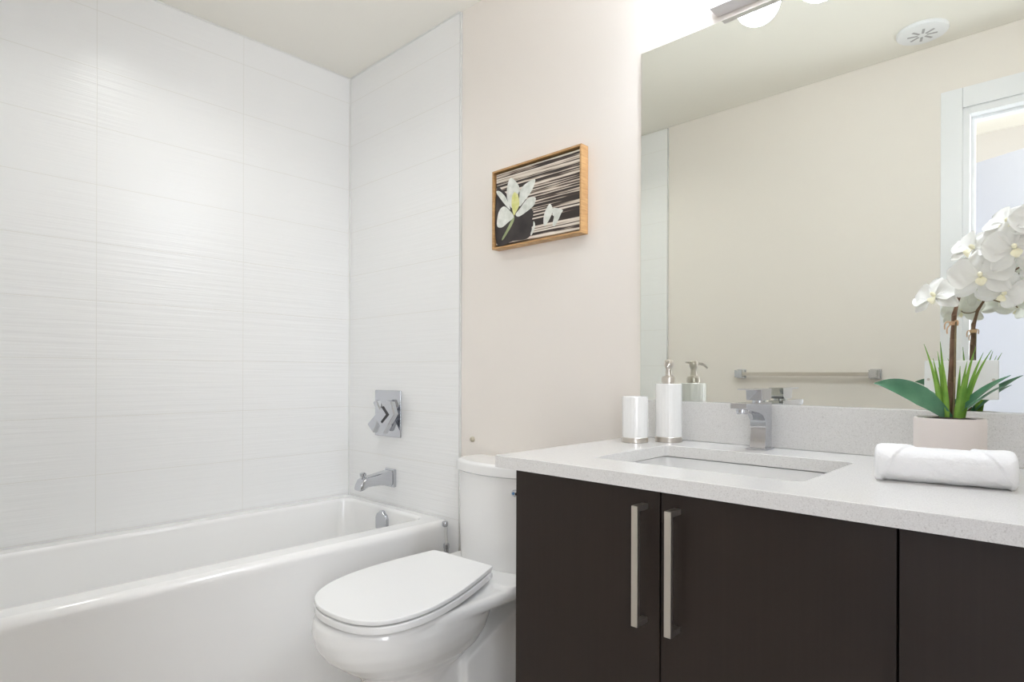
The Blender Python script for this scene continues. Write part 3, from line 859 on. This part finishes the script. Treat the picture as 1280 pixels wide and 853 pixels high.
for i, (c, f, roll, s) in enumerate(flowers):
    c = Vector(c); fz = Vector(f).normalized()
    rot = fz.to_track_quat('Z', 'Y').to_matrix().to_4x4()
    M = Matrix.Translation(c) @ rot @ Matrix.Rotation(R(roll), 4, 'Z')
    bm = bmesh.new(); merge(bm, flower_bm(i + 1, s), M)
    fl = obj('flower', bm, PETAL, orc, sharp=80)
    bm = bmesh.new(); merge(bm, lip_bm(s), M)
    obj('flower_lip', bm, LIPM, fl, sharp=80)
    # pedicel to the nearest arch point
    q = min(SP[3:], key=lambda p: (p - c + Vector((0, 0, 0.012))).length)
    bm = bmesh.new(); tube(bm, bez(c - fz * 0.001, c - fz * 0.018, q.lerp(c, 0.4) + Vector((0, 0, -0.008)), q, 10), 0.0013, 7)
    obj('pedicel', bm, WIREM, fl)

# ------------------------------------------------------------------ mirror, outlet plate, towel bar, vent
mi = thing('wall_mirror', 'large frameless wall mirror above the backsplash', 'mirror', (2.35, 0, 1.48))
obj('mirror_glass', B(((1.5405, -0.0042, 0.9803), (3.24, -0.0004, 1.9765)), bevel=0.0004, seg=1), MIRROR, mi, smooth=False)
op = thing('outlet_plate', 'blank white outlet plate set into the mirror behind the orchid', 'outlet', (2.287, -0.0044, 1.044))
obj('cover', B(((2.2260, -0.0097, 1.0045), (2.3480, -0.0044, 1.0830)), bevel=0.0018), PLATEM, op)
for sx in (2.2335, 2.3405):
    bm = bmesh.new(); lathe(bm, [(0.0028, -0.0090), (0.0028, -0.0102), (0.0018, -0.0107), (0, -0.0107)], (sx, 0, 1.044), 14, 'Y')
    obj('screw', bm, NICKEL, op)

tb = thing('towel_bar', 'square chrome towel bar on the wall facing the mirror', 'towel bar', (1.511, WY, 1.057))
bm = B(((1.232, WY + 0.032, 1.048), (1.790, WY + 0.048, 1.065)), bevel=0.0015)
obj('bar', bm, NICKEL, tb)
for x in (1.214, 1.808):
    obj('post', B(((x - 0.022, WY, 1.035), (x + 0.022, WY + 0.012, 1.079)), ((x - 0.019, WY + 0.012, 1.039), (x + 0.019, WY + 0.052, 1.075)), bevel=0.002), CHROME, tb)

ve = thing('ceiling_vent', 'round white exhaust vent with slots on the ceiling, seen in the mirror', 'vent', (2.001, -1.338, H))
VC = (2.001, -1.338)
bm = bmesh.new(); lathe(bm, [(0.088, H), (0.088, H - 0.007), (0.085, H - 0.012), (0.066, H - 0.0155), (0.03, H - 0.017), (0, H - 0.017)], (VC[0], VC[1], 0), 56)
obj('disc', bm, WHITEP, ve)
for k in range(8):
    a = R(45 * k + 12)
    bm = bmesh.new()
    t = B(((0.015, -0.0045, -0.0006), (0.050, 0.0045, 0.0006)), bevel=0.0003)
    merge(bm, t, Matrix.Translation((VC[0], VC[1], H - 0.0172)) @ Matrix.Rotation(a, 4, 'Z') @ Matrix.Rotation(R(18), 4, 'Z'))
    obj('slot', bm, simple('vent_slot', (0.42, 0.42, 0.42, 1), 0.7, vary=(30, 0.9)) if k == 0 else bpy.data.materials['vent_slot'], ve)

# ------------------------------------------------------------------ lights of the room
vl = thing('vanity_light', 'brushed metal vanity light bar with lit round globes right above the mirror', 'light', (2.06, 0, 2.05))
obj('light_bar', B(((1.767, -0.050, 1.9913), (2.362, -0.0005, 2.105)), bevel=0.003), simple('light_bar_metal', (0.72, 0.69, 0.70, 1), 0.35, 0.5, vary=(10, 0.98)), vl)
for k in range(4):
    gx = 1.829 + 0.157 * k
    bm = bmesh.new(); lathe(bm, [(0.030, -0.050), (0.030, -0.056), (0.022, -0.060), (0.022, -0.072)], (gx, 0, 2.055), 24, 'Y')
    obj('socket', bm, WHITEP, vl)
    bm = bmesh.new()
    bmesh.ops.create_uvsphere(bm, u_segments=32, v_segments=20, radius=0.0575)
    bmesh.ops.translate(bm, verts=bm.verts, vec=(gx, -0.118, 2.055))
    obj('globe', bm, GLOBEM, vl, sharp=180)['label'] = 'lit white globe'

# ------------------------------------------------------------------ framed picture
PX0, PX1, PZ0, PZ1 = 0.9625, 1.3505, 1.4870, 1.7600
pic = thing('framed_picture', 'small honey-wood framed picture of a white flower hanging above the toilet', 'picture', ((PX0 + PX1) / 2, 0, (PZ0 + PZ1) / 2))
fw, fd = 0.0065, 0.036
bm = B(((PX0, -fd, PZ0), (PX0 + fw, -0.001, PZ1)), ((PX1 - fw, -fd, PZ0), (PX1, -0.001, PZ1)), ((PX0 + fw, -fd, PZ0), (PX1 - fw, -0.001, PZ0 + fw)), ((PX0 + fw, -fd, PZ1 - fw), (PX1 - fw, -0.001, PZ1)), bevel=0.0006, seg=1)
obj('frame', bm, WOOD_H, pic)
obj('backing', B(((PX0 + fw, -0.008, PZ0 + fw), (PX1 - fw, -0.002, PZ1 - fw))), simple('dark_backing', (0.05, 0.03, 0.02, 1), 0.8, vary=(30, 0.8)), pic)
CX, CXb, CZ, CZb = PX0 + 0.0135, PX1 - 0.0105, PZ0 + 0.0125, PZ1 - 0.0125
CY = -0.0285
def canvas_mat():
    t = NT('striped_canvas').inp(Roughness=0.5)
    co = t.n('ShaderNodeTexCoord').outputs['Object']
    mp = t.n('ShaderNodeMapping'); mp.inputs['Scale'].default_value = (1.3, 1, 150); mp.inputs['Rotation'].default_value = (0, R(-1.5), 0)
    t.l(co, mp.inputs['Vector'])
    n1 = t.noise(1.0, 2, mp.outputs['Vector'])
    mp2 = t.n('ShaderNodeMapping'); mp2.inputs['Scale'].default_value = (8, 1, 60); t.l(co, mp2.inputs['Vector'])
    n2 = t.noise(1.0, 2, mp2.outputs['Vector'])
    f = t.math('ADD', n1, t.math('MULTIPLY', t.math('SUBTRACT', n2, 0.5), 0.22))
    c = t.ramp(f, [(0.46, (0.028, 0.018, 0.014, 1)), (0.50, (0.07, 0.04, 0.03, 1)), (0.525, (0.48, 0.40, 0.32, 1)), (0.62, (0.78, 0.71, 0.62, 1))])
    t.l(c, t.b.inputs['Base Color'])
    return t.m
cv = obj('canvas', B(((CX, CY, CZ), (CXb, -0.0082, CZb)), bevel=0.0008, seg=1), canvas_mat(), pic)
# printed shapes: photo pixels of the crop -> canvas u, v
def uv(X, Y):
    u = (X - 120) / 592.0
    yt = 278 - 153 * u; yb = 775 - 103 * u
    v = (Y - yt) / (yb - yt)
    uu = u * 1.13 / (1 + 0.13 * u)
    return CX + (CXb - CX) * u, CZb + (CZ - CZb) * v
def printed(name, polys, mat, lay, par=cv):
    bm = bmesh.new()
    for poly in polys:
        pts = [Vector((uv(*p)[0], 0, uv(*p)[1])) for p in poly]
        n = len(pts); sm = []
        for i in range(n):              # Catmull-Rom outline
            a, b, c, d = pts[i - 1], pts[i], pts[(i + 1) % n], pts[(i + 2) % n]
            for k in range(5):
                s = k / 5
                sm.append(0.5 * ((2 * b) + (c - a) * s + (2 * a - 5 * b + 4 * c - d) * s * s + (3 * b - a - 3 * c + d) * s ** 3))
        loft(bm, [[(p.x, CY - lay, p.z) for p in sm], [(p.x, CY - lay - 0.00025, p.z) for p in sm]])
    return obj(name, bm, mat, par, smooth=False)
def pm(name, c1, c2, sc=25):
    t = NT(name).inp(Roughness=0.45)
    t.l(t.ramp(t.noise(1.0, 3, None, (sc, sc, sc)), [(0.3, c1), (0.7, c2)]), t.b.inputs['Base Color'])
    return t.m
printed('printed_vase', [[(122, 390), (170, 385), (240, 440), (390, 520), (392, 600), (372, 715), (250, 740), (122, 755)]], pm('print_dark', (0.018, 0.013, 0.013, 1), (0.04, 0.03, 0.028, 1)), 0.0002)
printed('printed_stem', [[(262, 570), (252, 575), (215, 640), (168, 722), (178, 728), (232, 650), (258, 600)]], pm('print_stem', (0.22, 0.28, 0.12, 1), (0.40, 0.45, 0.24, 1)), 0.0005)
PW = pm('print_white', (0.60, 0.62, 0.56, 1), (0.84, 0.85, 0.80, 1), 40)
printed('printed_petals', [[(232, 300), (208, 360), (207, 440), (240, 510), (285, 480), (303, 385), (275, 328)],
                           [(122, 400), (150, 392), (200, 440), (232, 520), (190, 485)],
                           [(414, 315), (345, 345), (303, 392), (288, 440), (300, 500), (350, 448), (395, 385)],
                           [(415, 440), (360, 448), (300, 520), (272, 555), (300, 570), (385, 515), (413, 480)],
                           [(180, 498), (140, 540), (128, 630), (165, 645), (215, 610), (258, 572), (225, 525)],
                           [(515, 490), (480, 555), (474, 625), (488, 637), (520, 585), (537, 530)],
                           [(540, 520), (537, 570), (545, 578), (536, 635), (552, 643), (575, 600), (592, 560), (602, 535)],
                           [(405, 605), (400, 640), (382, 695), (392, 700), (415, 640)]], PW, 0.0008)
printed('printed_heart', [[(262, 402), (246, 430), (242, 490), (258, 560), (272, 545), (300, 490), (292, 425), (280, 410)]], pm('print_yellow', (0.60, 0.62, 0.18, 1), (0.76, 0.74, 0.36, 1), 60), 0.0012)

# small round stop on the wall above the tank
bm = bmesh.new(); lathe(bm, [(0.010, 0), (0.010, -0.004), (0.007, -0.010), (0, -0.011)], (0.830, 0, 0.811), 20, 'Y')
ws = obj('wall_bumper', bm, simple('beige_rubber', (0.55, 0.49, 0.38, 1), 0.6, vary=(60, 0.9)), None, loc=(0.830, 0, 0.811))
tag(ws, 'tiny beige round wall bumper just above the toilet tank', 'bumper')
# added fill light in a ceiling cylinder, out of view, brightens tub and tile
DX, DY = 0.62, -0.84
rl = thing('tub_fill_light', 'added fill light in a short white ceiling cylinder over the bathtub, out of view', 'light', (DX, DY, H))
bm = bmesh.new(); lathe(bm, [(0.060, H), (0.085, H), (0.085, H - 0.046), (0.083, H - 0.048), (0.070, H - 0.048), (0.068, H - 0.046), (0.068, H - 0.004)], (DX, DY, 0), 48, 'Z', False)
obj('shade', bm, WHITEP, rl)
bm = bmesh.new(); lathe(bm, [(0.0675, H - 0.0004), (0.0675, H - 0.005), (0, H - 0.006)], (DX, DY, 0), 48)
obj('lens', bm, FILLM, rl)['label'] = 'lit lens'
